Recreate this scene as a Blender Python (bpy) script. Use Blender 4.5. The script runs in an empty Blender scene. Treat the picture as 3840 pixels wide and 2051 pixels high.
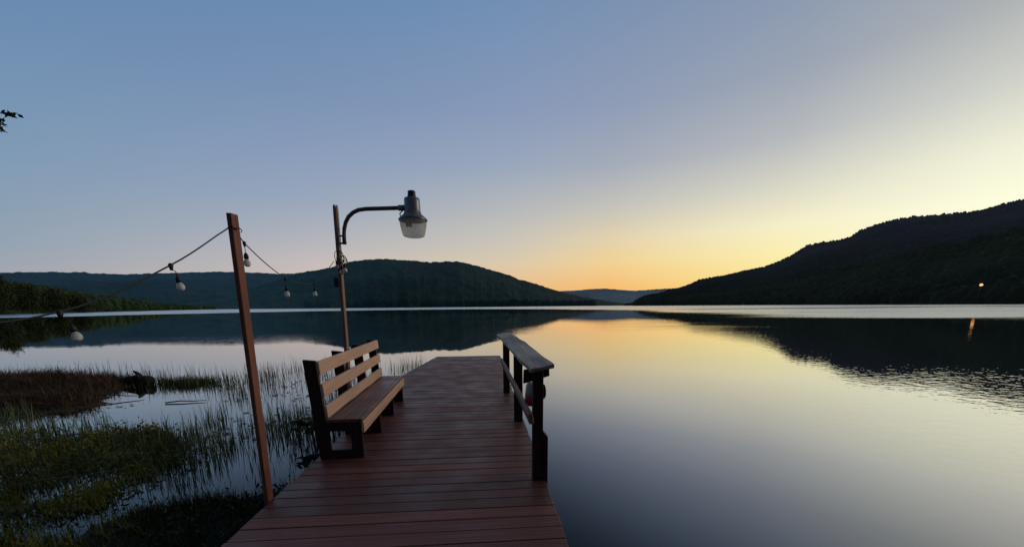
import bpy, bmesh, math, random
import numpy as np
from mathutils import Vector, Matrix, Euler
R = math.radians
rng = np.random.default_rng(7)
random.seed(7)
SC = bpy.context.scene
COL = SC.collection
WZ = -0.50            # lake level, deck top is z = 0

# ------------------------------------------------------------------ helpers
def tag(o, label=None, cat=None, group=None, kind=None):
    if label: o['label'] = label
    if cat: o['category'] = cat
    if group: o['group'] = group
    if kind: o['kind'] = kind
    return o

def empty(name, loc, rz=0.0):
    o = bpy.data.objects.new(name, None)
    o.empty_display_size = 0.1
    o.location = loc
    o.rotation_euler = (0, 0, rz)
    COL.objects.link(o)
    return o

def link(name, me, mat, parent=None, loc=(0, 0, 0), rot=(0, 0, 0)):
    o = bpy.data.objects.new(name, me)
    if mat is not None:
        me.materials.append(mat)
    COL.objects.link(o)
    o.location = loc
    o.rotation_euler = rot
    if parent is not None:
        o.parent = parent
    return o

class MB:
    """collects boxes, bars, tubes and lathes for ONE mesh"""
    def __init__(s):
        s.bm = bmesh.new()
    def box(s, lo, hi, bevel=0.004, M=None):
        b = bmesh.new()
        bmesh.ops.create_cube(b, size=1)
        for v in b.verts:
            v.co = Vector([(lo[i] + hi[i]) / 2 + v.co[i] * (hi[i] - lo[i]) for i in range(3)])
        if bevel:
            bmesh.ops.bevel(b, geom=b.edges[:], offset=bevel, segments=1, affect='EDGES')
        if M is not None:
            b.transform(M)
        s._merge(b)
        return s
    def _merge(s, b):
        me = bpy.data.meshes.new('tmp'); b.to_mesh(me); b.free()
        s.bm.from_mesh(me); bpy.data.meshes.remove(me)
    def prism(s, pts, axis, a, b_, bevel=0.004):
        """extrude polygon pts (2-D) along axis from a to b_"""
        b = bmesh.new()
        def mk(p, t):
            return (t, p[0], p[1]) if axis == 'x' else ((p[0], t, p[1]) if axis == 'y' else (p[0], p[1], t))
        v0 = [b.verts.new(mk(p, a)) for p in pts]; v1 = [b.verts.new(mk(p, b_)) for p in pts]
        b.faces.new(v0); b.faces.new(v1[::-1])
        n = len(pts)
        for i in range(n):
            b.faces.new((v0[i], v1[i], v1[(i + 1) % n], v0[(i + 1) % n]))
        bmesh.ops.recalc_face_normals(b, faces=b.faces[:])
        if bevel:
            bmesh.ops.bevel(b, geom=b.edges[:], offset=bevel, segments=1, affect='EDGES')
        s._merge(b)
        return s
    def tube(s, pts, r, n=8, cap=True):
        pts = [Vector(p) for p in pts]
        rs = r if isinstance(r, (list, tuple)) else [r] * len(pts)
        rings = []
        ref = Vector((0.13, 0.31, 0.94))
        for i, p in enumerate(pts):
            d = (pts[min(i + 1, len(pts) - 1)] - pts[max(i - 1, 0)]).normalized()
            a = d.cross(ref)
            if a.length < 0.05: a = d.cross(Vector((1, 0, 0)))
            a.normalize(); c = d.cross(a)
            rings.append([s.bm.verts.new(p + (a * math.cos(2 * math.pi * k / n) + c * math.sin(2 * math.pi * k / n)) * rs[i]) for k in range(n)])
        for i in range(len(rings) - 1):
            for k in range(n):
                f = s.bm.faces.new((rings[i][k], rings[i][(k + 1) % n], rings[i + 1][(k + 1) % n], rings[i + 1][k]))
                f.smooth = True
        if cap:
            s.bm.faces.new(rings[0][::-1]); s.bm.faces.new(rings[-1])
        return s
    def lathe(s, prof, n=28, M=None):
        rings = []
        for (r, z) in prof:
            if r < 1e-5:
                v = Vector((0, 0, z)); rings.append([s.bm.verts.new(M @ v if M else v)])
            else:
                rr = []
                for k in range(n):
                    v = Vector((r * math.cos(2 * math.pi * k / n), r * math.sin(2 * math.pi * k / n), z))
                    rr.append(s.bm.verts.new(M @ v if M else v))
                rings.append(rr)
        for a, b in zip(rings[:-1], rings[1:]):
            if len(a) == 1 and len(b) == 1: continue
            for k in range(n):
                k2 = (k + 1) % n
                if len(a) == 1: f = s.bm.faces.new((a[0], b[k2], b[k]))
                elif len(b) == 1: f = s.bm.faces.new((a[k], a[k2], b[0]))
                else: f = s.bm.faces.new((a[k], a[k2], b[k2], b[k]))
                f.smooth = True
        bmesh.ops.recalc_face_normals(s.bm, faces=s.bm.faces[:])
        return s
    def build(s, name, mat, parent=None, loc=(0, 0, 0), rot=(0, 0, 0)):
        me = bpy.data.meshes.new(name)
        s.bm.to_mesh(me); s.bm.free()
        return link(name, me, mat, parent, loc, rot)

def np_mesh(name, V, Fs, smooth=False, attr=None):
    """V (n,3), Fs (m,k) faces of constant size; attr = per-vertex float 'tone'"""
    me = bpy.data.meshes.new(name)
    V = np.asarray(V, dtype=np.float32); Fs = np.asarray(Fs, dtype=np.int32)
    m, k = Fs.shape
    me.vertices.add(len(V)); me.vertices.foreach_set('co', V.ravel())
    me.loops.add(m * k); me.loops.foreach_set('vertex_index', Fs.ravel())
    me.polygons.add(m)
    me.polygons.foreach_set('loop_start', np.arange(0, m * k, k, dtype=np.int32))
    me.polygons.foreach_set('loop_total', np.full(m, k, dtype=np.int32))
    if smooth:
        me.polygons.foreach_set('use_smooth', np.ones(m, dtype=bool))
    if attr is not None:
        a = me.attributes.new('tone', 'FLOAT', 'POINT')
        a.data.foreach_set('value', np.asarray(attr, dtype=np.float32))
    me.update(calc_edges=True)
    me.validate()
    return me

def hash2(ix, iy, seed):
    h = (ix.astype(np.int64) * 374761393 + iy.astype(np.int64) * 668265263 + seed * 1442695041) & 0x7fffffff
    h = (h ^ (h >> 13)) * 1274126177 & 0x7fffffff
    h = h ^ (h >> 16)
    return (h & 0xffff) / 65535.0
def vnoise(x, y, seed=0):
    x0 = np.floor(x); y0 = np.floor(y); fx = x - x0; fy = y - y0
    fx = fx * fx * (3 - 2 * fx); fy = fy * fy * (3 - 2 * fy)
    a = hash2(x0, y0, seed); b = hash2(x0 + 1, y0, seed); c = hash2(x0, y0 + 1, seed); d = hash2(x0 + 1, y0 + 1, seed)
    return (a + (b - a) * fx) * (1 - fy) + (c + (d - c) * fx) * fy
def fbm(x, y, oct=4, seed=0):
    t = 0.0; a = 0.5; n = 0.0
    for i in range(oct):
        t = t + a * vnoise(x, y, seed + i * 17); n += a; a *= 0.5; x = x * 2.03; y = y * 2.03
    return t / n
def sstep(a, b, x):
    t = np.clip((x - a) / (b - a), 0, 1); return t * t * (3 - 2 * t)

# ------------------------------------------------------------------ materials
def s2l(c):
    out = []
    for v in c:
        v = v / 255.0
        out.append(v / 12.92 if v <= 0.04045 else ((v + 0.055) / 1.055) ** 2.4)
    return out

class NT:
    def __init__(s, tree):
        s.t = tree; s.n = tree.nodes; s.l = tree.links
    def new(s, typ, **kw):
        n = s.n.new(typ)
        for k, v in kw.items(): setattr(n, k, v)
        return n
    def put(s, sock, v):
        if hasattr(v, 'is_output') or isinstance(v, bpy.types.NodeSocket): s.l.new(v, sock)
        elif v is not None: sock.default_value = v
    def math(s, op, a, b=None, c=None, clamp=False):
        n = s.new('ShaderNodeMath', operation=op, use_clamp=clamp)
        s.put(n.inputs[0], a)
        if b is not None: s.put(n.inputs[1], b)
        if c is not None: s.put(n.inputs[2], c)
        return n.outputs[0]
    def vmath(s, op, a, b=None):
        n = s.new('ShaderNodeVectorMath', operation=op)
        s.put(n.inputs[0], a)
        if b is not None: s.put(n.inputs[1], b)
        return n.outputs['Value'] if op in ('LENGTH', 'DOT_PRODUCT', 'DISTANCE') else n.outputs[0]
    def noise(s, vec, scale, detail=4, rough=0.55, dist=0.0):
        n = s.new('ShaderNodeTexNoise')
        s.put(n.inputs['Vector'], vec); n.inputs['Scale'].default_value = scale
        n.inputs['Detail'].default_value = detail; n.inputs['Roughness'].default_value = rough
        n.inputs['Distortion'].default_value = dist
        return n.outputs['Fac']
    def mapping(s, vec, scale=(1, 1, 1), rot=(0, 0, 0), loc=(0, 0, 0)):
        n = s.new('ShaderNodeMapping')
        s.put(n.inputs['Vector'], vec); n.inputs['Scale'].default_value = scale
        n.inputs['Rotation'].default_value = rot; n.inputs['Location'].default_value = loc
        return n.outputs[0]
    def range(s, v, a, b, c=0.0, d=1.0, smooth=True):
        n = s.new('ShaderNodeMapRange', interpolation_type='SMOOTHSTEP' if smooth else 'LINEAR')
        s.put(n.inputs['Value'], v)
        for i, x in zip(('From Min', 'From Max', 'To Min', 'To Max'), (a, b, c, d)): s.put(n.inputs[i], x)
        return n.outputs['Result']
    def mix(s, f, a, b, mode='MIX'):
        n = s.new('ShaderNodeMix', data_type='RGBA', blend_type=mode)
        s.put(n.inputs['Factor'], f)
        for sock, v in ((n.inputs['A'], a), (n.inputs['B'], b)):
            if isinstance(v, (tuple, list)): sock.default_value = (*v[:3], 1)
            else: s.put(sock, v)
        return n.outputs['Result']
    def ramp(s, f, stops):
        n = s.new('ShaderNodeValToRGB')
        s.put(n.inputs[0], f)
        e = n.color_ramp.elements
        while len(e) < len(stops): e.new(0.5)
        for el, (p, c) in zip(e, stops):
            el.position = p; el.color = (*c, 1)
        return n.outputs[0]

def mat_new(name):
    m = bpy.data.materials.new(name); m.use_nodes = True
    t = NT(m.node_tree)
    b = m.node_tree.nodes['Principled BSDF']
    return m, t, b

def bump(t, b, h, strength=0.3, dist=0.01):
    n = t.new('ShaderNodeBump'); n.inputs['Strength'].default_value = strength
    n.inputs['Distance'].default_value = dist
    t.put(n.inputs['Height'], h); t.l.new(n.outputs[0], b.inputs['Normal'])

def wood(name, dark, light, axis='x', rough=0.55, wear=0.25, wearcol=(0.16, 0.14, 0.13), plank=None, bs=0.35):
    m, t, b = mat_new(name)
    pos = t.new('ShaderNodeNewGeometry').outputs['Position']
    st = {'x': (1.2, 45, 45), 'y': (45, 1.2, 45), 'z': (45, 45, 1.2)}[axis]
    grain = t.noise(t.mapping(pos, st), 1.0, 5, 0.6, 0.4)
    blot = t.noise(pos, 2.3, 4, 0.6)
    fine = t.noise(t.mapping(pos, tuple(4 * x for x in st)), 1.0, 3, 0.6)
    c = t.mix(t.range(grain, 0.3, 0.7), dark, light)
    c = t.mix(t.math('MULTIPLY', t.range(blot, 0.42, 0.75), wear), c, wearcol)
    g2 = None
    if plank:
        sep = t.new('ShaderNodeSeparateXYZ'); t.put(sep.inputs[0], pos)
        idx = t.math('FLOOR', t.math('DIVIDE', t.math('ADD', sep.outputs[plank[0]], plank[2]), plank[1]))
        wn = t.new('ShaderNodeTexWhiteNoise', noise_dimensions='1D'); t.put(wn.inputs['W'], idx)
        sc = t.range(wn.outputs['Value'], 0, 1, 0.66, 1.3, False)
        c = t.mix(1.0, c, t.new('ShaderNodeCombineColor').outputs[0] if False else c)
        vm = t.new('ShaderNodeVectorMath', operation='SCALE'); t.put(vm.inputs[0], c); t.put(vm.inputs['Scale'], sc)
        c = vm.outputs[0]
        g2 = wn.outputs['Value']
    t.put(b.inputs['Base Color'], c)
    r = t.range(blot, 0.3, 0.7, rough - 0.09, rough + 0.12)
    if g2 is not None:
        r = t.math('ADD', r, t.math('MULTIPLY', t.math('SUBTRACT', g2, 0.5), 0.14))
    t.put(b.inputs['Roughness'], r)
    b.inputs['Specular IOR Level'].default_value = 0.30
    bump(t, b, t.math('ADD', t.math('MULTIPLY', grain, 0.7), t.math('MULTIPLY', fine, 0.3)), bs, 0.006)
    return m

def plain(name, col, rough=0.5, metal=0.0, var=0.25, scale=14, bs=0.08):
    m, t, b = mat_new(name)
    pos = t.new('ShaderNodeNewGeometry').outputs['Position']
    n = t.noise(pos, scale, 4, 0.6)
    c = t.mix(t.range(n, 0.3, 0.7), [x * (1 - var) for x in col], [x * (1 + var) for x in col])
    t.put(b.inputs['Base Color'], c)
    b.inputs['Roughness'].default_value = rough; b.inputs['Metallic'].default_value = metal
    bump(t, b, n, bs, 0.004)
    return m

def hillmat(name, low, high, z0, z1, air_lo, air_hi, scale=0.02, big=0.003, west=None):
    """forest canopy; a little in-scattered air light stands for the haze on far slopes"""
    m, t, b = mat_new(name)
    pos = t.new('ShaderNodeNewGeometry').outputs['Position']
    sep = t.new('ShaderNodeSeparateXYZ'); t.put(sep.inputs[0], pos)
    f = t.range(sep.outputs[2], z0, z1)
    n1 = t.noise(pos, scale, 5, 0.65); n2 = t.noise(pos, big, 3, 0.5)
    c = t.mix(f, low, high)
    k = t.math('ADD', t.range(n1, 0.3, 0.7, 0.45, 1.25), t.range(n2, 0.3, 0.7, -0.25, 0.35))
    vm = t.new('ShaderNodeVectorMath', operation='SCALE'); t.put(vm.inputs[0], c); t.put(vm.inputs['Scale'], k)
    t.put(b.inputs['Base Color'], vm.outputs[0])
    b.inputs['Roughness'].default_value = 0.95
    b.inputs['Specular IOR Level'].default_value = 0.1
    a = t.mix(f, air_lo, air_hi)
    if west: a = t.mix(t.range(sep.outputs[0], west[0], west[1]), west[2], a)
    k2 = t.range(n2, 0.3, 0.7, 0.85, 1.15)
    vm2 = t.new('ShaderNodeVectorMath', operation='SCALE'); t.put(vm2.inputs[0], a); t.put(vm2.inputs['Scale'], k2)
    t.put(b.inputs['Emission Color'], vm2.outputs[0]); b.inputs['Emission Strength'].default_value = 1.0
    return m

def leafmat(name, a, bcol, c3, rough=0.7, trans=0.2):
    """colour follows the per-vertex 'tone' attribute"""
    m, t, b = mat_new(name)
    at = t.new('ShaderNodeAttribute', attribute_name='tone').outputs['Fac']
    pos = t.new('ShaderNodeNewGeometry').outputs['Position']
    n = t.noise(pos, 1.1, 3, 0.6)
    c = t.ramp(at, [(0.0, a), (0.55, bcol), (1.0, c3)])
    vm = t.new('ShaderNodeVectorMath', operation='SCALE'); t.put(vm.inputs[0], c); t.put(vm.inputs['Scale'], t.range(n, 0.3, 0.7, 0.55, 1.3))
    t.put(b.inputs['Base Color'], vm.outputs[0])
    b.inputs['Roughness'].default_value = rough
    b.inputs['Specular IOR Level'].default_value = 0.25
    return m

DECK = wood('deck_stain', (0.112, 0.036, 0.027), (0.188, 0.068, 0.051), 'x', 0.48, 0.35, (0.150, 0.078, 0.066), plank=(1, 0.153, 3.0), bs=0.4)
DARKW = wood('dark_stained_timber', (0.022, 0.009, 0.007), (0.042, 0.017, 0.014), 'z', 0.6, 0.25, (0.035, 0.022, 0.018))
POSTW = wood('red_brown_post_wood', (0.17, 0.062, 0.040), (0.27, 0.11, 0.075), 'z', 0.6, 0.35, (0.28, 0.14, 0.10))
LAMPW = wood('weathered_lamp_post_wood', (0.22, 0.13, 0.10), (0.38, 0.25, 0.19), 'z', 0.65, 0.35, (0.42, 0.33, 0.28))
SLATW = wood('bench_slat_wood', (0.57, 0.35, 0.245), (0.72, 0.47, 0.345), 'y', 0.5, 0.3, (0.64, 0.44, 0.34), bs=0.25)
SEATW = wood('bench_seat_wood', (0.115, 0.055, 0.047), (0.20, 0.105, 0.09), 'y', 0.42, 0.4, (0.15, 0.11, 0.10))
CAPW = wood('weathered_rail_cap_wood', (0.25, 0.205, 0.172), (0.43, 0.36, 0.305), 'y', 0.6, 0.45, (0.12, 0.10, 0.085), bs=0.6)
RAILW = wood('mid_rail_wood', (0.15, 0.09, 0.07), (0.26, 0.165, 0.13), 'y', 0.5, 0.3, (0.2, 0.17, 0.15))
GALV = plain('dull_galvanised_metal', (0.15, 0.15, 0.165), 0.42, 0.6, 0.2)
DARKM = plain('dark_pipe_metal', (0.14, 0.11, 0.105), 0.5, 0.2, 0.3)
HEADM = plain('grey_lamp_housing_metal', (0.20, 0.21, 0.24), 0.38, 0.5, 0.15)
CAPM = plain('black_photocell_plastic', (0.02, 0.02, 0.026), 0.5)
RUBBER = plain('black_rubber', (0.012, 0.012, 0.013), 0.55)
WHITEP = plain('white_painted_box', (0.7, 0.7, 0.68), 0.5, 0, 0.08)
REDP = plain('red_plastic', (0.42, 0.012, 0.03), 0.45, 0, 0.12)
PALEP = plain('pale_grey_plastic', (0.45, 0.46, 0.46), 0.5, 0, 0.12)
ROPE = plain('dark_red_rope', (0.09, 0.025, 0.025), 0.8)

def bulbmat():
    m, t, b = mat_new('clear_bulb_glass')
    pos = t.new('ShaderNodeNewGeometry').outputs['Position']
    n = t.noise(pos, 90, 2, 0.5)
    t.put(b.inputs['Base Color'], t.mix(n, (0.85, 0.87, 0.86), (0.95, 0.96, 0.95)))
    b.inputs['Roughness'].default_value = 0.06
    b.inputs['IOR'].default_value = 1.4
    b.inputs['Transmission Weight'].default_value = 0.35
    return m
BULB = bulbmat()
def lensmat():
    m, t, b = mat_new('frosted_ribbed_acrylic')
    tc = t.new('ShaderNodeTexCoord').outputs['Object']
    w = t.new('ShaderNodeTexWave', wave_type='BANDS', bands_direction='Z'); t.put(w.inputs['Vector'], tc); w.inputs['Scale'].default_value = 22
    n = t.noise(tc, 30, 3, 0.5)
    b.inputs['Base Color'].default_value = (0.80, 0.79, 0.75, 1)
    t.put(b.inputs['Roughness'], t.math('ADD', 0.25, t.math('MULTIPLY', n, 0.15)))
    bump(t, b, w.outputs['Fac'], 0.35, 0.006)
    tr = t.new('ShaderNodeBsdfTranslucent'); tr.inputs['Color'].default_value = (0.92, 0.88, 0.81, 1)
    cl = t.new('ShaderNodeBsdfTransparent'); cl.inputs['Color'].default_value = (0.93, 0.93, 0.91, 1)
    m1 = t.new('ShaderNodeMixShader'); m1.inputs[0].default_value = 0.62
    t.l.new(b.outputs[0], m1.inputs[1]); t.l.new(tr.outputs[0], m1.inputs[2])
    m2 = t.new('ShaderNodeMixShader'); m2.inputs[0].default_value = 0.40
    t.l.new(m1.outputs[0], m2.inputs[1]); t.l.new(cl.outputs[0], m2.inputs[2])
    t.l.new(m2.outputs[0], m.node_tree.nodes['Material Output'].inputs['Surface'])
    return m
LENS = lensmat()

# ------------------------------------------------------------------ camera
def cam():
    yaw, pitch, roll = R(3.9), R(-11.65), R(0.50)
    F = Vector((math.sin(yaw) * math.cos(pitch), math.cos(yaw) * math.cos(pitch), math.sin(pitch)))
    R0 = Vector((math.cos(yaw), -math.sin(yaw), 0)); U0 = R0.cross(F)
    Rv = R0 * math.cos(roll) - U0 * math.sin(roll); U = Rv.cross(F)
    c = bpy.data.cameras.new('camera'); o = bpy.data.objects.new('camera', c); COL.objects.link(o)
    M = Matrix(((Rv.x, U.x, -F.x, 0), (Rv.y, U.y, -F.y, 0), (Rv.z, U.z, -F.z, 1.6), (0, 0, 0, 1)))
    o.matrix_world = M
    c.sensor_width = 36; c.lens = 36 * 950 / 2576; c.shift_y = 278 / 2576
    c.clip_start = 0.05; c.clip_end = 40000
    SC.camera = o
cam()

# ------------------------------------------------------------------ sky
SUN_AZ, SUN_EL = 80.0, 11.0
def world():
    w = bpy.data.worlds.new('World'); SC.world = w; w.use_nodes = True
    t = NT(w.node_tree); t.n.clear()
    out = t.new('ShaderNodeOutputWorld')
    gen = t.new('ShaderNodeTexCoord').outputs['Generated']
    sep = t.new('ShaderNodeSeparateXYZ'); t.put(sep.inputs[0], gen)
    el = t.math('DIVIDE', t.math('ARCSINE', sep.outputs[2]), math.pi / 2, clamp=True)
    az = t.math('MULTIPLY', t.math('ARCTAN2', sep.outputs[0], sep.outputs[1]), 180 / math.pi)
    E = [0, 3, 6, 9, 13, 18, 24, 33, 50, 90]
    zen = [(92, 104, 126), (80, 90, 106)]
    T = {
        -180: ([(120, 122, 145), (122, 126, 152), (120, 128, 156), (116, 130, 160), (108, 128, 164), (100, 126, 166), (92, 122, 166), (84, 116, 162)], 0.24),
        -105: ([(135, 132, 150), (136, 138, 156), (130, 142, 164), (122, 142, 168), (114, 142, 172), (106, 138, 174), (96, 132, 172), (86, 122, 168)], 0.45),
        -50: ([(172, 165, 170), (160, 165, 176), (143, 160, 179), (132, 157, 181), (122, 153, 184), (112, 147, 184), (99, 139, 181), (88, 128, 175)], 1),
        -22: ([(224, 196, 172), (214, 195, 182), (200, 190, 189), (178, 180, 190), (154, 168, 191), (138, 158, 191), (121, 148, 187), (100, 139, 182)], 1),
        4: ([(246, 184, 118), (238, 194, 142), (224, 204, 172), (208, 200, 184), (186, 188, 188), (156, 170, 192), (137, 156, 191), (114, 146, 188)], 1),
        18: ([(250, 172, 100), (250, 194, 120), (246, 212, 148), (234, 213, 170), (200, 197, 187), (166, 173, 188), (144, 158, 187), (122, 147, 183)], 1),
        38: ([(255, 208, 115), (255, 230, 145), (254, 240, 175), (252, 243, 198), (222, 218, 198), (184, 187, 190), (156, 165, 182), (129, 149, 178)], 1),
        53: ([(255, 236, 170), (255, 246, 195), (255, 253, 212), (255, 254, 220), (242, 241, 214), (209, 211, 200), (174, 178, 179), (140, 156, 175)], 1),
        61: ([(255, 234, 168), (255, 244, 190), (255, 252, 208), (255, 253, 217), (242, 240, 212), (212, 211, 199), (178, 180, 180), (144, 158, 175)], 1.05),
        80: ([(255, 214, 150), (255, 226, 165), (255, 236, 182), (255, 240, 200), (238, 226, 196), (212, 206, 192), (182, 182, 180), (152, 160, 174)], 2.7),
        100: ([(235, 190, 150), (232, 192, 156), (226, 194, 165), (214, 192, 172), (198, 186, 176), (176, 176, 180), (152, 162, 178), (124, 142, 174)], 0.32),
        140: ([(150, 140, 152), (150, 142, 156), (146, 144, 160), (138, 142, 164), (126, 138, 166), (114, 134, 168), (102, 128, 168), (90, 120, 164)], 0.15),
        180: ([(120, 122, 145), (122, 126, 152), (120, 128, 156), (116, 130, 160), (108, 128, 164), (100, 126, 166), (92, 122, 166), (84, 116, 162)], 0.24),
    }
    SCALE = 2.8
    prev = None; pa = None
    for a in sorted(T):
        cols, k = T[a]
        st = []
        for e, c in zip(E, cols + zen):
            g = sum(c) / 3.0; q = 0.10 if e >= 9 else 0.0
            st.append((e / 90.0, [min(1.0, v * k / SCALE) for v in s2l([v + (g - v) * q for v in c])]))
        rp = t.ramp(el, st)
        prev = rp if prev is None else t.mix(t.range(az, pa, a, 0, 1, False), prev, rp)
        pa = a
    vm = t.new('ShaderNodeVectorMath', operation='SCALE'); t.put(vm.inputs[0], prev); vm.inputs['Scale'].default_value = SCALE
    # physical sky under the measured twilight colours, same sun direction as the lamp
    sky = t.new('ShaderNodeTexSky', sky_type='NISHITA')
    sky.sun_disc = False; sky.sun_elevation = R(SUN_EL); sky.sun_rotation = R(SUN_AZ)
    sky.altitude = 200; sky.air_density = 1.2; sky.dust_density = 1.5; sky.ozone_density = 2.0
    b1 = t.new('ShaderNodeBackground'); t.put(b1.inputs['Color'], vm.outputs[0]); b1.inputs['Strength'].default_value = 0.94
    b2 = t.new('ShaderNodeBackground'); t.put(b2.inputs['Color'], sky.outputs[0]); b2.inputs['Strength'].default_value = 0.006
    add = t.new('ShaderNodeAddShader'); t.l.new(b1.outputs[0], add.inputs[0]); t.l.new(b2.outputs[0], add.inputs[1])
    t.l.new(add.outputs[0], out.inputs['Surface'])
world()
def sun():
    l = bpy.data.lights.new('sun', 'SUN'); l.energy = 0.62; l.angle = R(14.0); l.color = (1, 0.74, 0.50)
    o = bpy.data.objects.new('sun', l); COL.objects.link(o)
    d = Vector((math.sin(R(SUN_AZ)) * math.cos(R(SUN_EL)), math.cos(R(SUN_AZ)) * math.cos(R(SUN_EL)), math.sin(R(SUN_EL))))
    o.rotation_euler = d.to_track_quat('Z', 'Y').to_euler(); o.location = d * 60
sun()

# ------------------------------------------------------------------ lake
def lake():
    m, t, b = mat_new('lake_water')
    pos = t.new('ShaderNodeNewGeometry').outputs['Position']
    # calm ellipse in front of the dock, wind-ruffled water outside of it
    p = t.mapping(pos, (1 / 110.0, 1 / 170.0, 0), loc=(0.36, -0.88, 0))
    rad = t.math('MINIMUM', t.vmath('LENGTH', p), t.math('DIVIDE', t.vmath('LENGTH', pos), 78.0))
    wob = t.noise(t.mapping(pos, (0.004, 0.018, 1)), 1.0, 5, 0.6)
    st = t.noise(t.mapping(pos, (0.003, 0.03, 1), rot=(0, 0, R(6))), 1.0, 5, 0.62)
    edge = t.math('ADD', rad, t.math('MULTIPLY', t.math('SUBTRACT', wob, 0.5), 0.4))
    ruf = t.range(edge, 0.80, 1.05)
    ruf = t.math('MULTIPLY', ruf, t.range(st, 0.34, 0.52, 0.35, 1.0))
    t.put(b.inputs['Roughness'], t.math('ADD', 0.014, t.math('MULTIPLY', ruf, 0.31)))
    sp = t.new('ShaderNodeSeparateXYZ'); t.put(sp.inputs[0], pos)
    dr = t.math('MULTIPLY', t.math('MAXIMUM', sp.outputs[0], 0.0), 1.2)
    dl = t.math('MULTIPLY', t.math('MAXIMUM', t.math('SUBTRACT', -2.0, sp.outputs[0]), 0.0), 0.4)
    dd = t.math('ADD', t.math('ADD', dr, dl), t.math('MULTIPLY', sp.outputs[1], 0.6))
    ior = t.math('ADD', t.range(dd, 1.8, 7.5, 1.20, 2.9), t.range(dd, 6.0, 22.0, 0.0, 1.6))  # reflectivity painted by position: dim reflections by the dock, bright ones farther out
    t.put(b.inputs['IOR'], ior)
    dn = t.noise(pos, 0.05, 2, 0.5)
    t.put(b.inputs['Base Color'], t.mix(dn, (0.004, 0.007, 0.011), (0.007, 0.011, 0.014)))
    sep = t.new('ShaderNodeSeparateXYZ'); t.put(sep.inputs[0], pos)
    # small ripples: faint by the dock, stronger out to the right
    w1 = t.noise(t.mapping(pos, (1.0, 1.35, 1), rot=(0, 0, R(-35))), 3.6, 2, 0.5)
    w2 = t.noise(t.mapping(pos, (0.10, 0.2, 1), rot=(0, 0, R(-20))), 1.0, 2, 0.5)
    msk = t.range(sep.outputs[0], 4.0, 20.0, 0.05, 1.8)
    msk = t.math('MAXIMUM', msk, t.range(sep.outputs[1], 10, 45, 0.05, 0.55))
    pat = t.range(t.noise(t.mapping(pos, (0.02, 0.06, 1)), 1.0, 3, 0.6), 0.38, 0.62, 0.25, 1.0)
    msk = t.math('MULTIPLY', msk, pat)
    msk = t.math('MULTIPLY', msk, t.range(t.vmath('LENGTH', pos), 26, 62, 1.0, 0.12))
    h = t.math('MULTIPLY', w1, msk)
    h = t.math('ADD', h, t.math('MULTIPLY', w2, 0.35))
    n = t.new('ShaderNodeBump'); n.inputs['Strength'].default_value = 1.0; n.inputs['Distance'].default_value = 0.008
    t.put(n.inputs['Height'], h); t.l.new(n.outputs[0], b.inputs['Normal'])
    # white gloss added away from the dock to brighten the reflections there
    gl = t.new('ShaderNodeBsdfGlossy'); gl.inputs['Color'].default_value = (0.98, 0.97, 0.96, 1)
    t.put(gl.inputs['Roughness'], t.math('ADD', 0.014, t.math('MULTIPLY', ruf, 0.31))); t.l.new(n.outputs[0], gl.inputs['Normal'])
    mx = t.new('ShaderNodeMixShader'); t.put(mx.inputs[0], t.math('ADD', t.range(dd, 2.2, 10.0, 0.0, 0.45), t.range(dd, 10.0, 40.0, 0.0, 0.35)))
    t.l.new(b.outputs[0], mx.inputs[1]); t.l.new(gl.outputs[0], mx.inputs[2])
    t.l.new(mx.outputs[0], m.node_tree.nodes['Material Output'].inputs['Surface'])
    me = bpy.data.meshes.new('lake')
    S = 14000
    bm = bmesh.new()
    xs = [-S, -3000, -600, -120, -30, 30, 120, 600, 3000, S]; ys = [-2000, -200, -30, 0, 30, 120, 400, 1200, 4000, S]
    g = [[bm.verts.new((x, y, WZ)) for x in xs] for y in ys]
    for j in range(len(ys) - 1):
        for i in range(len(xs) - 1):
            bm.faces.new((g[j][i], g[j][i + 1], g[j + 1][i + 1], g[j + 1][i]))
    bm.to_mesh(me); bm.free()
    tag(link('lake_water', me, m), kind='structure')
lake()

# ------------------------------------------------------------------ hills
def interp(x, pts):
    xs = [p[0] for p in pts]; ys = [p[1] for p in pts]
    return np.interp(x, xs, ys)

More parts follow.
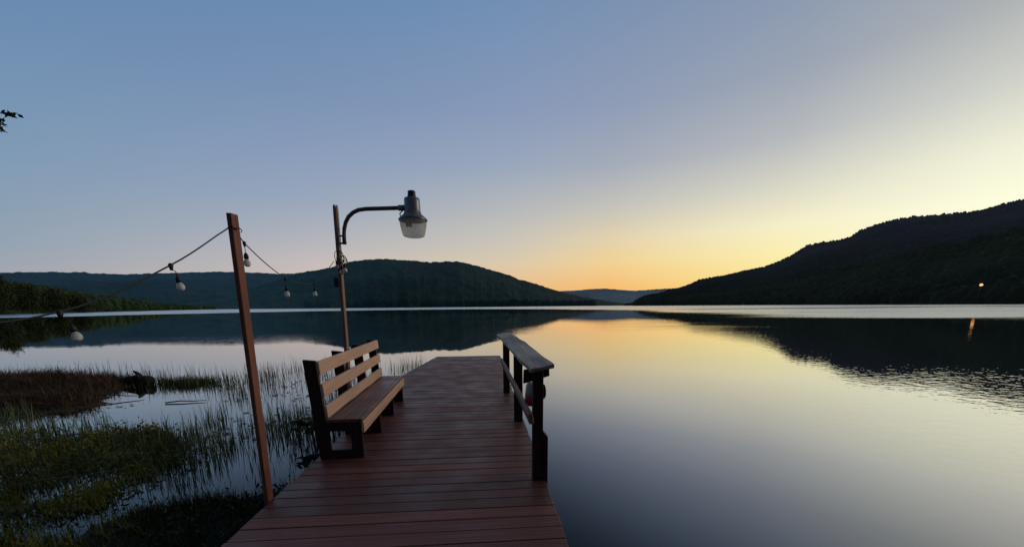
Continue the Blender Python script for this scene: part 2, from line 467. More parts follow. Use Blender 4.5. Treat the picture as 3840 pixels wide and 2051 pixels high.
class Hill:
    """a ridge given by (bearing, elevation) of its crest; shore and crest distances may vary along it"""
    def __init__(s, sky, shore, crest, a0, a1, seed, pw=1.0, rough=0.0, eye=1.6):
        s.sky, s.shore, s.crest, s.a0, s.a1, s.seed, s.pw, s.rough, s.eye = sky, shore, crest, a0, a1, seed, pw, rough, eye
    def z(s, a, tt):
        ds = interp(a, s.shore) if isinstance(s.shore, list) else s.shore + 0 * a
        dc = interp(a, s.crest) if isinstance(s.crest, list) else s.crest + 0 * a
        dc = np.maximum(dc, ds * 1.08)
        # wiggle the shoreline
        ds = ds * (1 + 0.05 * (fbm(a * 0.9, 0 * a + s.seed, 3, s.seed) - 0.5))
        top = s.eye + dc * np.tan(np.radians(interp(a, s.sky)))
        top = np.maximum(top, WZ + 0.2)
        r = ds + (dc - ds) * tt
        x = r * np.sin(np.radians(a)); y = r * np.cos(np.radians(a))
        up = np.clip(tt, 0, 1) ** s.pw
        down = np.where(tt > 1, 1 - 1.3 * (tt - 1), 1)
        z = WZ + (top - WZ) * up * down
        k = np.sin(np.clip(tt, 0, 1) * math.pi)
        lam = (dc - ds) * 0.22 + 1
        z = z + (top - WZ) * 0.13 * k * (fbm(x / lam, y / lam, 4, s.seed + 3) - 0.62)
        if s.rough:
            z = z + s.rough * (fbm(x / (s.rough * 4), y / (s.rough * 4), 3, s.seed + 9) - 0.5) * 2 * sstep(0, 0.02, tt)
        z = np.where(tt <= 0, WZ - 1.5, z)
        return x, y, z
    def mesh(s, name, mat, da, nt):
        a = np.arange(s.a0, s.a1 + da * 0.5, da); tt = np.concatenate([[-0.02], np.linspace(0.0, 1, nt), [1.06, 1.15, 1.3]])
        A, Tt = np.meshgrid(a, tt)
        x, y, z = s.z(A, Tt)
        V = np.stack([x, y, z], -1).reshape(-1, 3)
        nr, nc = A.shape
        i = np.arange(nr * nc).reshape(nr, nc)
        Fs = np.stack([i[:-1, :-1], i[:-1, 1:], i[1:, 1:], i[1:, :-1]], -1).reshape(-1, 4)
        me = np_mesh(name, V, Fs, smooth=True)
        return tag(link(name, me, mat), kind='structure')

def crown_variants(k=6, sub=2):
    out = []
    for i in range(k):
        b = bmesh.new(); bmesh.ops.create_icosphere(b, subdivisions=sub, radius=1)
        P = np.array([v.co[:] for v in b.verts]); Fc = np.array([[v.index for v in f.verts] for f in b.faces])
        b.free()
        d = 1 + 0.30 * (rng.random(len(P)) - 0.5) + 0.25 * np.sin(P[:, 0] * 3 + i) * np.sin(P[:, 1] * 3.3 + 2 * i)
        P = P * d[:, None]
        P[:, 2] = np.where(P[:, 2] < 0, P[:, 2] * 0.7, P[:, 2] * 1.15)
        out.append((P, Fc))
    return out
CROWNS = crown_variants()
def forest(name, pts, rad, mat, tall=1.0, sub=None, zoff=0.35):
    """pts (n,3), rad (n,) -> one mesh of many crowns"""
    Vs = []; Fs = []; off = 0
    vid = rng.integers(0, len(CROWNS), len(pts))
    for v, (P, Fc) in enumerate(CROWNS):
        sel = np.where(vid == v)[0]
        if not len(sel): continue
        th = rng.random(len(sel)) * 2 * math.pi
        c, s_ = np.cos(th)[:, None], np.sin(th)[:, None]
        rr = rad[sel][:, None]
        hh = rr * tall * (0.8 + 0.6 * rng.random((len(sel), 1)))
        X = (P[None, :, 0] * c - P[None, :, 1] * s_) * rr + pts[sel, 0:1]
        Y = (P[None, :, 0] * s_ + P[None, :, 1] * c) * rr + pts[sel, 1:2]
        Z = P[None, :, 2] * hh + pts[sel, 2:3] + hh * zoff
        V = np.stack([X, Y, Z], -1).reshape(-1, 3)
        Fi = (Fc[None] + (np.arange(len(sel)) * len(P))[:, None, None] + off).reshape(-1, 3)
        Vs.append(V); Fs.append(Fi); off += len(V)
    me = np_mesh(name, np.concatenate(Vs), np.concatenate(Fs), smooth=True)
    return link(name, me, mat)

def scatter(h, n, a0, a1, t0, t1):
    u = rng.random(n); a = a0 + (a1 - a0) * rng.random(n)
    tt = t0 + (t1 - t0) * u
    x, y, z = h.z(a, tt)
    return np.stack([x, y, z], -1), a, tt

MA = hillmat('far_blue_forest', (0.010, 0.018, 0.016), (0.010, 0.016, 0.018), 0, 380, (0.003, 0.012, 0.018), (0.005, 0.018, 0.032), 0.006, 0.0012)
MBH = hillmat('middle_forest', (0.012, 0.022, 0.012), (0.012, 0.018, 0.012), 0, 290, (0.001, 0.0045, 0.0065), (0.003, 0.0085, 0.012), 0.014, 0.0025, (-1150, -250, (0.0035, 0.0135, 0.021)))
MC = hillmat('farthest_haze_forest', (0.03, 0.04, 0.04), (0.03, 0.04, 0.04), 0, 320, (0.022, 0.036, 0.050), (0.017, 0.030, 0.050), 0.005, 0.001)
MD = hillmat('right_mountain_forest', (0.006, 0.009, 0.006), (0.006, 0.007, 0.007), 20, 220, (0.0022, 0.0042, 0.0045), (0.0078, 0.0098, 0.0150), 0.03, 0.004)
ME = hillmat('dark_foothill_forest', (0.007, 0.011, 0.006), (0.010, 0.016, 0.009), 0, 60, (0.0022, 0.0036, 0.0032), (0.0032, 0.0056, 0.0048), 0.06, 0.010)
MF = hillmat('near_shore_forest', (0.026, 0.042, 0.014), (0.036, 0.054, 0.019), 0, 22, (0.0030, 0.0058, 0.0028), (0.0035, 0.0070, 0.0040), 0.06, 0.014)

hA = Hill([(-75, 2.6), (-60, 3.0), (-48.5, 3.28), (-47.2, 3.43), (-43.8, 3.63), (-41, 3.54), (-37.4, 3.88), (-33, 4.2), (-30.1, 4.29), (-26.8, 4.22), (-24.1, 4.4), (-20, 4.3), (-14, 3), (-8, 1)], 3200, 5600, -75, -9, 11, 0.95, 9)
hB = Hill([(-38, 0.2), (-33, 1.3), (-29, 2.7), (-27, 3.45), (-25.5, 4.05), (-24.1, 4.5), (-22.3, 4.82), (-20.3, 5.3), (-18.6, 5.92), (-17.5, 6.2), (-16.3, 6.34), (-14.2, 6.5), (-12.5, 6.46), (-9.5, 6.33), (-7.6, 6.18), (-5.6, 6.3), (-3.9, 6.35), (-1, 5.78), (1.3, 5.1), (3.6, 4.49), (4.7, 3.92), (6.5, 3.5), (9.4, 2.56), (12, 1.75), (15.1, 1.12), (18, 0.6), (20.5, 0.2)], 1750, 2700, -38, 20.5, 23, 1.0, 5)
hC = Hill([(4, 0.6), (8, 1.75), (11.1, 2.1), (13.4, 2.16), (15.5, 2.3), (17.6, 2.34), (19.6, 2.12), (21.7, 1.96), (23, 2.05), (24.3, 2.12), (27, 2.2), (31, 1.6)], 6500, 9200, 4, 31, 37, 0.9, 10)
hD = Hill([(20.2, 0.05), (21.25, 0.10), (22.25, 0.95), (23.25, 1.35), (24.66, 1.53), (25.54, 1.72), (26.01, 2.02), (27.36, 2.19), (28.65, 2.66), (29.55, 3.12), (30.80, 3.37), (32.56, 3.58), (34.23, 3.97), (36.65, 4.39), (37.85, 4.85), (39.29, 5.53), (39.96, 6.07), (40.62, 6.52), (41.86, 6.73), (43.84, 6.84), (44.44, 7.16), (45.01, 7.59), (45.95, 7.90), (47.08, 8.19), (48.95, 8.41), (49.81, 8.30), (51.34, 8.22), (52.78, 8.17), (54.09, 8.45), (55.54, 8.67), (60, 9.3), (68, 9.8), (78, 9), (92, 6.5), (104, 2)], [(20, 1450), (30, 1150), (40, 950), (60, 720), (104, 500)], [(20, 2100), (35, 1900), (60, 1750), (104, 1300)], 20.2, 104, 41, 0.92, 0)
hE = Hill([(21.5, 0.1), (24, 0.4), (26.8, 0.7), (31, 1.1), (37.3, 1.75), (41, 2.6), (45.4, 3.6), (47.9, 4.2), (50.9, 4.9), (53.9, 5.4), (55.5, 5.8), (65, 6.2), (78, 6), (95, 3), (104, 1)], [(20, 1250), (30, 980), (40, 780), (55, 560), (75, 420), (104, 300)], [(20, 1500), (30, 1330), (40, 1150), (55, 980), (75, 800), (104, 560)], 21.5, 104, 53, 1.0, 0)
hF = Hill([(-110, 1.2), (-75, 2.0), (-60, 1.8), (-48.5, 1.55), (-46.4, 1.25), (-44, 0.8), (-41, 0.5), (-38, 0.2), (-35, 0.12), (-33.5, 0.05)], [(-110, 150), (-75, 220), (-60, 280), (-48.5, 350), (-44, 470), (-40, 680), (-36, 1050), (-33.5, 1450)], [(-110, 280), (-60, 560), (-48.5, 700), (-40, 1000), (-33.5, 1650)], -110, -33.5, 61, 0.9, 0)
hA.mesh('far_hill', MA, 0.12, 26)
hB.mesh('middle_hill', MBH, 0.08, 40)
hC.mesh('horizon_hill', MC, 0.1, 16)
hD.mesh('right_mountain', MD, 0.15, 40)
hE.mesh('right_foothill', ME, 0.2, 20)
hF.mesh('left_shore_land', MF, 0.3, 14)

P, a, tt = scatter(hD, 17000, 20.4, 66, 0.0, 1.02)
keep = a < 66
rD = (3.2 + 2.4 * rng.random(keep.sum())) * np.where(tt[keep] > 0.86, 0.62, 1.0)
o = forest('mountain_forest', P[keep], rD, MD, 0.85)
tag(o, 'dark blue green forest covering the mountain on the right', 'forest', kind='stuff')
P, a, tt = scatter(hE, 4200, 21.6, 66, 0.0, 1.05)
o = forest('shoreline_forest', P, (3.5 + 3.5 * rng.random(len(P))), ME, 1.15)
tag(o, 'nearly black wood along the foot of the right mountain', 'forest', kind='stuff')
P, a, tt = scatter(hF, 1500, -62, -33.6, 0.0, 1.1)
hT = (6.0 + 7.0 * rng.random(len(P))) * (1 - 0.55 * sstep(-43, -36, a)); nL = 22
q = rng.random((len(P), nL)); th = rng.random((len(P), nL)) * 6.283
rr = hT[:, None] * 0.40 * np.sin(math.pi * np.clip(0.16 + 0.8 * q, 0, 1)) * np.sqrt(rng.random((len(P), nL)))
P = np.stack([P[:, 0:1] + rr * np.cos(th), P[:, 1:2] + rr * np.sin(th), P[:, 2:3] + hT[:, None] * q], -1).reshape(-1, 3)
rF = 0.9 + 1.3 * rng.random(len(P))
o = forest('left_shore_forest', P, rF, MF, 0.9)
tag(o, 'green wood along the low left shore below the blue ridge', 'forest', kind='stuff')
P, a, tt = scatter(hB, 2200, -24, 16, 0.0, 0.05)
o = forest('middle_shore_forest', P, 6 + 7 * rng.random(len(P)), MBH, 1.0)
tag(o, 'dark green trees along the waterline of the middle hill', 'forest', kind='stuff')

# ------------------------------------------------------------------ trees (near)
def leaf_cloud(centres, n_per, spread, size, flat=0.55):
    """random leaf quads about centres -> V,F,tone"""
    N = len(centres) * n_per
    c = np.repeat(np.asarray(centres), n_per, 0) + rng.normal(0, 1, (N, 3)) * np.array([spread, spread, spread * flat])
    d1 = rng.normal(0, 1, (N, 3)); d1 /= np.linalg.norm(d1, axis=1)[:, None]
    d2 = rng.normal(0, 1, (N, 3)); d2 -= d1 * (d1 * d2).sum(1)[:, None]; d2 /= np.linalg.norm(d2, axis=1)[:, None]
    L = (size * (0.7 + 0.6 * rng.random(N)))[:, None]; Wd = L * 0.45
    V = np.stack([c - d1 * L, c + d2 * Wd, c + d1 * L, c - d2 * Wd], 1).reshape(-1, 3)
    Fs = np.arange(N * 4).reshape(N, 4)
    tone = np.repeat(np.clip(rng.normal(0.45, 0.22, N), 0, 1), 4)
    return V, Fs, tone

LEAF = leafmat('broad_tree_leaf', (0.018, 0.030, 0.012), (0.035, 0.058, 0.020), (0.06, 0.08, 0.03))
SHORELEAF = leafmat('shore_tree_leaf', (0.016, 0.028, 0.010), (0.038, 0.056, 0.016), (0.08, 0.095, 0.03))
BARK = wood('grey_brown_bark', (0.018, 0.013, 0.010), (0.040, 0.030, 0.024), 'z', 0.85, 0.3, (0.022, 0.026, 0.014), bs=0.9)

def shore_tree(loc, h, w, label):
    root = empty('shore_tree', loc)
    tag(root, label, 'tree', 'trees at the left edge of the lake')
    mb = MB()
    mb.tube([(0, 0, -1), (0.1, 0, h * 0.25), (-0.2, 0.1, h * 0.55), (0.1, 0, h * 0.85)], [0.35, 0.28, 0.18, 0.05], 8)
    cs = []
    for k in range(16):
        z = h * (0.28 + 0.6 * rng.random()); ang = rng.random() * 6.28; l = w * (0.35 + 0.6 * rng.random()) * math.sin(math.pi * min(1, max(0.1, (z / h - 0.1))))
        e = (math.cos(ang) * l, math.sin(ang) * l, z + 0.25 * l)
        mb.tube([(0, 0, z * 0.85), (e[0] * 0.5, e[1] * 0.5, (z * 0.85 + e[2]) / 2 + 0.2), e], [0.12, 0.07, 0.03], 5)
        cs.append(e)
    mb.build('trunk', BARK, root)
    for k in range(60):
        z = h * (0.14 + 0.84 * rng.random()); q = z / h
        rr = w * math.sin(math.pi * min(0.97, max(0.12, q * 0.85 + 0.1))) * math.sqrt(rng.random())
        ang = rng.random() * 6.28
        cs.append((math.cos(ang) * rr, math.sin(ang) * rr, z))
    V, Fs, tone = leaf_cloud(cs, 45, w * 0.2, 0.55, 0.8)
    tone = np.clip(tone * 0.6 + 0.5 * np.repeat(np.clip(V.reshape(-1, 4, 3)[:, 0, 2] / h, 0, 1), 4) - 0.05, 0, 1)
    link('crown', np_mesh('crown', V, Fs, attr=tone), SHORELEAF, root)

def at(az, r, z):
    return (r * math.sin(R(az)), r * math.cos(R(az)), z)
for az, r, h, w, lab in [(-49.0, 345, 19.5, 7.5, 'tall leafy tree at the left end of the shore, tallest of the row'),
                         (-47.3, 362, 16.0, 6.5, 'rounded green tree second along the left shore'),
                         (-45.8, 405, 16.0, 7.0, 'broad green tree third along the left shore'),
                         (-44.4, 455, 13.5, 6.5, 'lower green tree fourth along the left shore')]:
    shore_tree(at(az, r, WZ + 0.3), h, w, lab)

def overhang_tree():
    root = empty('overhanging_tree', (-11.5, 2.2, WZ))
    tag(root, 'leafy tree reaching in at the left edge, only a branch tip in view', 'tree')
    mb = MB()
    mb.tube([(0, 0, -0.4), (0.1, 0.05, 1.2), (-0.1, 0.2, 2.8), (0.15, 0.1, 4.6), (0.1, 0.3, 6.6)], [0.24, 0.19, 0.15, 0.1, 0.04], 10)
    mb.build('trunk', BARK, root)
    tip = Vector((5.95, 3.2, 4.36))
    br = MB()
    br.tube([(0.0, 0.1, 3.0), (1.4, 0.8, 3.75), (3.0, 1.9, 4.25), (4.7, 2.7, 4.42), tip[:]], [0.09, 0.065, 0.04, 0.02, 0.005], 7)
    for s_, e in (((3.0, 1.9, 4.25), (3.9, 2.1, 4.75)), ((4.2, 2.6, 4.4), (4.75, 3.05, 4.1)), ((4.9, 2.8, 4.42), (5.8, 3.15, 4.24))):
        br.tube([s_, [(a + b) / 2 + 0.05 for a, b in zip(s_, e)], e], [0.02, 0.012, 0.004], 5)
    br.build('branch', BARK, root)
    cs = []
    for k in range(70):
        v = rng.normal(0, 1, 3); v /= np.linalg.norm(v); v *= rng.random() ** 0.4
        cs.append((v[0] * 2.2 - 0.6, v[1] * 2.2 - 0.3, 5.4 + v[2] * 2.3))
    V, Fs, tone = leaf_cloud(cs, 30, 0.35, 0.085, 0.7)
    V2, F2, t2 = leaf_cloud([(3.9, 2.1, 4.7), (4.3, 2.6, 4.35), (4.7, 3.0, 4.15), (3.4, 2.1, 4.3)], 40, 0.16, 0.075, 0.7)
    # the leaves at the branch tip
    V3, F3, t3 = leaf_cloud([(5.80, 3.2, 4.26), (5.86, 3.2, 4.28), (5.80, 3.2, 4.20), (5.70, 3.15, 4.28)], 9, 0.035, 0.045, 0.8)
    V4, F4, t4 = leaf_cloud([(5.95, 3.2, 4.36), (6.0, 3.2, 4.355)], 6, 0.022, 0.038, 0.6)
    Vv = [V, V2, V3, V4]; Ff = []; off = 0
    for v, f_ in zip(Vv, (Fs, F2, F3, F4)):
        Ff.append(f_ + off); off += len(v)
    link('leaves', np_mesh('leaves', np.concatenate(Vv), np.concatenate(Ff), attr=np.concatenate([tone, t2, t3, t4])), LEAF, root)
overhang_tree()

# ------------------------------------------------------------------ marsh and shore ground
def seg_dist(x, y, ax, ay, bx, by):
    dx, dy = bx - ax, by - ay
    tt = np.clip(((x - ax) * dx + (y - ay) * dy) / (dx * dx + dy * dy), 0, 1)
    return np.hypot(x - ax - tt * dx, y - ay - tt * dy)

def ground_z(x, y):
    """height of the marsh floor, mats and bank above/below the lake level (metres)"""
    n1 = fbm(x * 0.55, y * 0.55, 4, 5) - 0.5
    n2 = fbm(x * 2.2, y * 2.2, 3, 9) - 0.5
    n3 = fbm(x * 1.15 + 3, y * 1.15, 3, 41) - 0.5
    z = -0.45 + 0.25 * n1
    # low green mats in the foreground, left of the dock
    mat = sstep(-2.2, -5.2, x + 0.30 * (y - 4) + 2.4 * n1) * sstep(7.9, 5.9, y + 3.0 * n1 - 0.12 * (x + 6)) * sstep(-1.5, 0.5, y)
    z = np.maximum(z, -0.42 + 0.46 * mat + 0.22 * n2 + 0.22 * n1 + 0.34 * n3)
    # weed-choked shallows close to the dock
    weed = sstep(-1.6, -2.6, x) * sstep(5.6, 3.6, y + 3.0 * n1 - 0.3 * (x + 3)) * sstep(-2.0, 0.0, y)
    z = np.maximum(z, -0.42 + 0.47 * weed + 0.16 * n2 + 0.16 * n1 + 0.26 * n3)
    # bank at the far left
    bank = sstep(-7.4, -9.6, x + 1.3 * n1) * sstep(8.9, 7.0, y - 0.10 * (x + 9) + 1.2 * n1)
    z = np.maximum(z, -0.4 + 0.62 * bank + 0.12 * n2)
    # open channel
    ch = np.exp(-(seg_dist(x, y, -9.2, 7.35, -6.6, 8.3) / 0.55) ** 2)
    z = z - 0.55 * ch
    # dry land behind the camera
    z = np.maximum(z, -0.5 + 1.1 * sstep(1.0, -4.5, y + 1.2 * n1 + 0.25 * (x + 6) * (x < -6)))
    return z
def mound_h(x, y):
    n1 = fbm(x * 0.7, y * 0.7, 4, 31) - 0.5; n2 = fbm(x * 3, y * 3, 3, 33) - 0.5
    d = seg_dist(x, y, -17.5, 11.6, -10.2, 10.6)
    hgt = (0.20 + 0.28 * sstep(-15.5, -12.5, x)) * np.exp(-(d / (1.25 + 0.6 * n1)) ** 2) * sstep(-8.6, -11.5, x) + 0.16 * n2 * np.exp(-(d / 1.8) ** 2)
    d2 = seg_dist(x, y, -16, 9.0, -9.6, 9.0)
    hgt = np.maximum(hgt, 0.34 * np.exp(-(d2 / (0.75 + 0.5 * n1)) ** 2) + 0.10 * n2)
    n3 = fbm(x * 1.1 + 9, y * 1.6, 3, 35) - 0.5
    return hgt - 0.10 + 0.22 * n3 - 0.03

def groundmat():
    m, t, b = mat_new('marsh_ground')
    pos = t.new('ShaderNodeNewGeometry').outputs['Position']
    n1 = t.noise(pos, 0.7, 5, 0.65); n2 = t.noise(pos, 6, 5, 0.7)
    sep = t.new('ShaderNodeSeparateXYZ'); t.put(sep.inputs[0], pos)
    c = t.mix(t.range(n2, 0.35, 0.65), (0.040, 0.044, 0.012), (0.17, 0.15, 0.035))
    c = t.mix(t.range(n1, 0.42, 0.6), c, (0.042, 0.055, 0.014))
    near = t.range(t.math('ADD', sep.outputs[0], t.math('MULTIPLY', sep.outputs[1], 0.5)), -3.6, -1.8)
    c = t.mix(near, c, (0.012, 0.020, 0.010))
    left = t.range(sep.outputs[0], -6.5, -9.0)
    c = t.mix(t.math('MULTIPLY', left, t.range(n1, 0.35, 0.55)), c, (0.050, 0.030, 0.014))
    t.put(b.inputs['Base Color'], c); b.inputs['Roughness'].default_value = 0.85
    b.inputs['Specular IOR Level'].default_value = 0.25
    bump(t, b, n2, 0.8, 0.06)
    return m
def moundmat():
    m, t, b = mat_new('dead_brown_vegetation')
    pos = t.new('ShaderNodeNewGeometry').outputs['Position']
    n1 = t.noise(pos, 1.2, 5, 0.65); n2 = t.noise(t.mapping(pos, (3, 9, 9)), 1.5, 5, 0.7)
    c = t.mix(t.range(n2, 0.35, 0.65), (0.024, 0.015, 0.008), (0.095, 0.056, 0.028))
    c = t.mix(t.range(n1, 0.5, 0.68), c, (0.028, 0.026, 0.012))
    t.put(b.inputs['Base Color'], c); b.inputs['Roughness'].default_value = 0.9
    b.inputs['Specular IOR Level'].default_value = 0.2
    bump(t, b, n2, 1.0, 0.08)
    return m
GROUND = groundmat(); MOUND = moundmat()

def grid_mesh(name, x0, x1, y0, y1, step, fn, crop=None):
    x = np.arange(x0, x1 + step / 2, step); y = np.arange(y0, y1 + step / 2, step)
    X, Y = np.meshgrid(x, y); Z = fn(X, Y) + WZ
    nr, nc = X.shape
    i = np.arange(nr * nc).reshape(nr, nc)
    Fs = np.stack([i[:-1, :-1], i[:-1, 1:], i[1:, 1:], i[1:, :-1]], -1).reshape(-1, 4)
    return np_mesh(name, np.stack([X, Y, Z], -1).reshape(-1, 3), Fs, smooth=True)
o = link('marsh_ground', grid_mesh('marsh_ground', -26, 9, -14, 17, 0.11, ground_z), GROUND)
tag(o, kind='structure')
o = link('dead_reed_mound', grid_mesh('dead_reed_mound', -19, -7.6, 7.6, 14.2, 0.07, mound_h), MOUND)
tag(o, 'low brown mound of dead marsh plants at the left edge', 'mound')

def blades(n_xy, z0, height, width, lean, seg=3, tone=None, curve=0.6):
    """tapered blades from base points -> V,F,tone"""
    n = len(n_xy)
    th = rng.random(n) * 2 * math.pi
    ln = lean * np.abs(rng.normal(0, 1, n)) + 0.02
    dirx, diry = np.cos(th) * ln, np.sin(th) * ln
    wa = rng.random(n) * math.pi
    Vs = []
    for k in range(seg + 1):
        q = k / seg
        b = q ** (1 + curve)
        px = n_xy[:, 0] + dirx * height * b; py = n_xy[:, 1] + diry * height * b
        pz = z0 + height * (q - 0.25 * np.minimum(ln, 1.2) * b)
        w = width * (1 - 0.85 * q) * 0.5
        Vs.append(np.stack([px - np.cos(wa) * w, py - np.sin(wa) * w, pz], -1))
        Vs.append(np.stack([px + np.cos(wa) * w, py + np.sin(wa) * w, pz], -1))
    V = np.stack(Vs, 1)                       # n, 2(seg+1), 3
    m = 2 * (seg + 1)
    base = (np.arange(n) * m)[:, None]
    Fs = np.concatenate([base + np.array([[2 * k, 2 * k + 1, 2 * k + 3, 2 * k + 2]]) for k in range(seg)], 0)
    tn = np.repeat(tone if tone is not None else np.clip(rng.normal(0.4, 0.2, n), 0, 1), m)
    return V.reshape(-1, 3), Fs, tn

def dock_left(y):
    return np.interp(y, [-4, 4, 9.2, 12.5], [-1.85, -1.85, -2.0, -1.61])

REED = leafmat('reed_blade', (0.045, 0.065, 0.038), (0.13, 0.18, 0.09), (0.24, 0.30, 0.12))
GRASS = leafmat('marsh_grass_blade', (0.026, 0.040, 0.014), (0.16, 0.17, 0.032), (0.38, 0.34, 0.06))
STRAW = leafmat('dead_straw', (0.024, 0.015, 0.008), (0.095, 0.056, 0.028), (0.24, 0.17, 0.10))
def reeds():
    n = 190000
    x = -18 + 16.2 * rng.random(n); y = 2.6 + 14.2 * rng.random(n)
    clump = fbm(x * 1.5, y * 1.5, 3, 71); big = fbm(x * 0.35, y * 0.35, 3, 77)
    dens = (0.12 + 0.88 * sstep(0.40, 0.68, clump)) * sstep(0.26, 0.50, big + 0.08 * sstep(9, 6, y)) * sstep(16.2, 13.6, y - 0.12 * (x + 8) + 2 * (big - 0.5))
    dens *= sstep(dock_left(y) - 0.15, dock_left(y) - 0.5, x) * sstep(15.5, 11, y - 0.9 * (x + 3.0) * (x > -4.5) )
    dens *= (mound_h(x, y) < 0.02)
    dens *= 0.5 + 0.5 * sstep(9.5, 7.5, y)
    k = rng.random(n) < dens * 0.40
    x, y = x[k], y[k]
    hh = (0.16 + 0.36 * rng.random(len(x))) * (0.35 + 0.65 * sstep(3.5, 7.5, y)) * (0.75 + 0.5 * fbm(x, y, 2, 5))
    V, Fs, tn = blades(np.stack([x, y], -1), WZ - 0.05, hh, 0.008 + 0.011 * rng.random(len(x)), 0.15, 3, None, 0.8)
    tag(link('reeds', np_mesh('reeds', V, Fs, attr=tn), REED), 'thin dark reeds standing in the shallow water left of the dock', 'reeds', kind='stuff')
reeds()
def grass():
    n = 170000
    x = -12 + 9.7 * rng.random(n); y = 1.0 + 8.6 * rng.random(n)
    g = ground_z(x, y)
    cl = fbm(x * 2.6, y * 2.6, 3, 91)
    k = (g > -0.075) & (rng.random(n) < 0.15 + 0.9 * sstep(0.4, 0.62, cl)) & (x < dock_left(y) - 0.35)
    x, y, g, cl = x[k], y[k], g[k], cl[k]
    big = fbm(x * 0.9, y * 0.9, 3, 95)
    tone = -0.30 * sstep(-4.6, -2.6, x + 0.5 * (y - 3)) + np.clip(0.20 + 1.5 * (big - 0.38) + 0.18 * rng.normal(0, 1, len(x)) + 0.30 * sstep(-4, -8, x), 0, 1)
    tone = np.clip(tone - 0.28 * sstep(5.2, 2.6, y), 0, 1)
    hh = 0.05 + 0.13 * rng.random(len(x)) * (0.5 + cl)
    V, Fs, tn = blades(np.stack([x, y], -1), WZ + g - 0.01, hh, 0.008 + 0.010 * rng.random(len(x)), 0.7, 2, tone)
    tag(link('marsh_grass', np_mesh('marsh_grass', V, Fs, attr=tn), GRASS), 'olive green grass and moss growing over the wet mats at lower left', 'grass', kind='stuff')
grass()
def broad_weeds():
    n = 2600
    x = -11 + 8.8 * rng.random(n); y = 1.4 + 8.4 * rng.random(n)
    g = ground_z(x, y); cl = fbm(x * 1.6, y * 1.6, 3, 191)
    k = (g > -0.14) & (cl > 0.47) & (x < dock_left(y) - 0.4)
    x, y, g = x[k], y[k], np.maximum(g[k], 0)
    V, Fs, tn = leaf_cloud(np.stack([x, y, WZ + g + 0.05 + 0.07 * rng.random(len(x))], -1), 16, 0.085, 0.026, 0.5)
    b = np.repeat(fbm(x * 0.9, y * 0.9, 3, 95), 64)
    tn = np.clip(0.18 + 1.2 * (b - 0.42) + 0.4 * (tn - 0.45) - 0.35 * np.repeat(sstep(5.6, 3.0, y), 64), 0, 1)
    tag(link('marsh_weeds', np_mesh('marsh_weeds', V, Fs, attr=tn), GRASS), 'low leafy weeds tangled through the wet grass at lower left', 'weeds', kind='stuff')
broad_weeds()
def straw():
    n = 26000
    x = -18 + 10 * rng.random(n); y = 7.6 + 6 * rng.random(n)
    m = mound_h(x, y); k = m > 0.04
    x, y, m = x[k], y[k], m[k]
    V, Fs, tn = blades(np.stack([x, y], -1), WZ + m - 0.02, 0.10 + 0.22 * rng.random(len(x)), 0.010 + 0.012 * rng.random(len(x)), 1.3, 2)
    tag(link('dead_straw', np_mesh('dead_straw', V, Fs, attr=tn), STRAW), 'brown dead stalks lying over the mound at the left edge', 'straw', kind='stuff')
straw()
def pads():
    """floating leaf litter and algae around the reeds"""
    n = 5000
    x = -14 + 11.8 * rng.random(n); y = 3.0 + 10.5 * rng.random(n)
    big = fbm(x * 0.7, y * 0.7, 4, 121)
    k = (rng.random(n) < sstep(0.50, 0.62, big) * sstep(12.8, 8.5, y)) & (x < dock_left(y) - 0.3)
    isl = np.exp(-((x + 8.6) / 0.7) ** 2 - ((y - 11.2) / 0.28) ** 2)
    k |= rng.random(n) < 6 * isl
    x, y = x[k], y[k]; N = len(x)
    r = 0.010 + 0.032 * rng.random(N) ** 2; th0 = rng.random(N) * 6.28
    Vs = []
    for j in range(6):
        th = th0 + j * math.pi / 3
        rr = r * (0.7 + 0.5 * rng.random(N))
        Vs.append(np.stack([x + np.cos(th) * rr * 1.5, y + np.sin(th) * rr, np.full(N, WZ + 0.006) + 0.012 * rng.random(N)], -1))
    V = np.stack(Vs, 1).reshape(-1, 3)
    Fs = np.arange(N * 6).reshape(N, 6)
    tn = np.repeat(np.clip(rng.normal(0.3, 0.2, N), 0, 1), 6)
    tag(link('floating_weed', np_mesh('floating_weed', V, Fs, attr=tn), GRASS), 'small scraps of weed floating among the reeds', 'water weed', kind='stuff')
pads()
def weed_island():
    def f(x, y):
        n = fbm(x * 2.5, y * 2.5, 3, 15) - 0.5
        return 0.19 * np.exp(-((x + 8.55) / 0.62) ** 2 - ((y - 11.2) / 0.26) ** 2) + 0.10 * n * np.exp(-((x + 8.55) / 0.8) ** 2 - ((y - 11.2) / 0.4) ** 2) - 0.05
    me = grid_mesh('weed_island', -9.9, -7.2, 10.5, 11.9, 0.05, f)
    tag(link('weed_island', me, GROUND), 'small low green weed tussock right of the stump', 'tussock')
weed_island()
def tussock_grass():
    n = 900
    x = -8.55 + 0.55 * rng.normal(0, 1, n); y = 11.2 + 0.2 * rng.normal(0, 1, n)
    V, Fs, tn = blades(np.stack([x, y], -1), np.full(n, WZ + 0.02), 0.08 + 0.2 * rng.random(n), 0.012 + 0.01 * rng.random(n), 0.5, 2)
    V[:, 0] += 8.55; V[:, 1] -= 11.2
    o = bpy.data.objects['weed_island']
    link('grass', np_mesh('grass', V + np.array([-8.55, 11.2, 0]), Fs, attr=tn), GRASS, o)
tussock_grass()

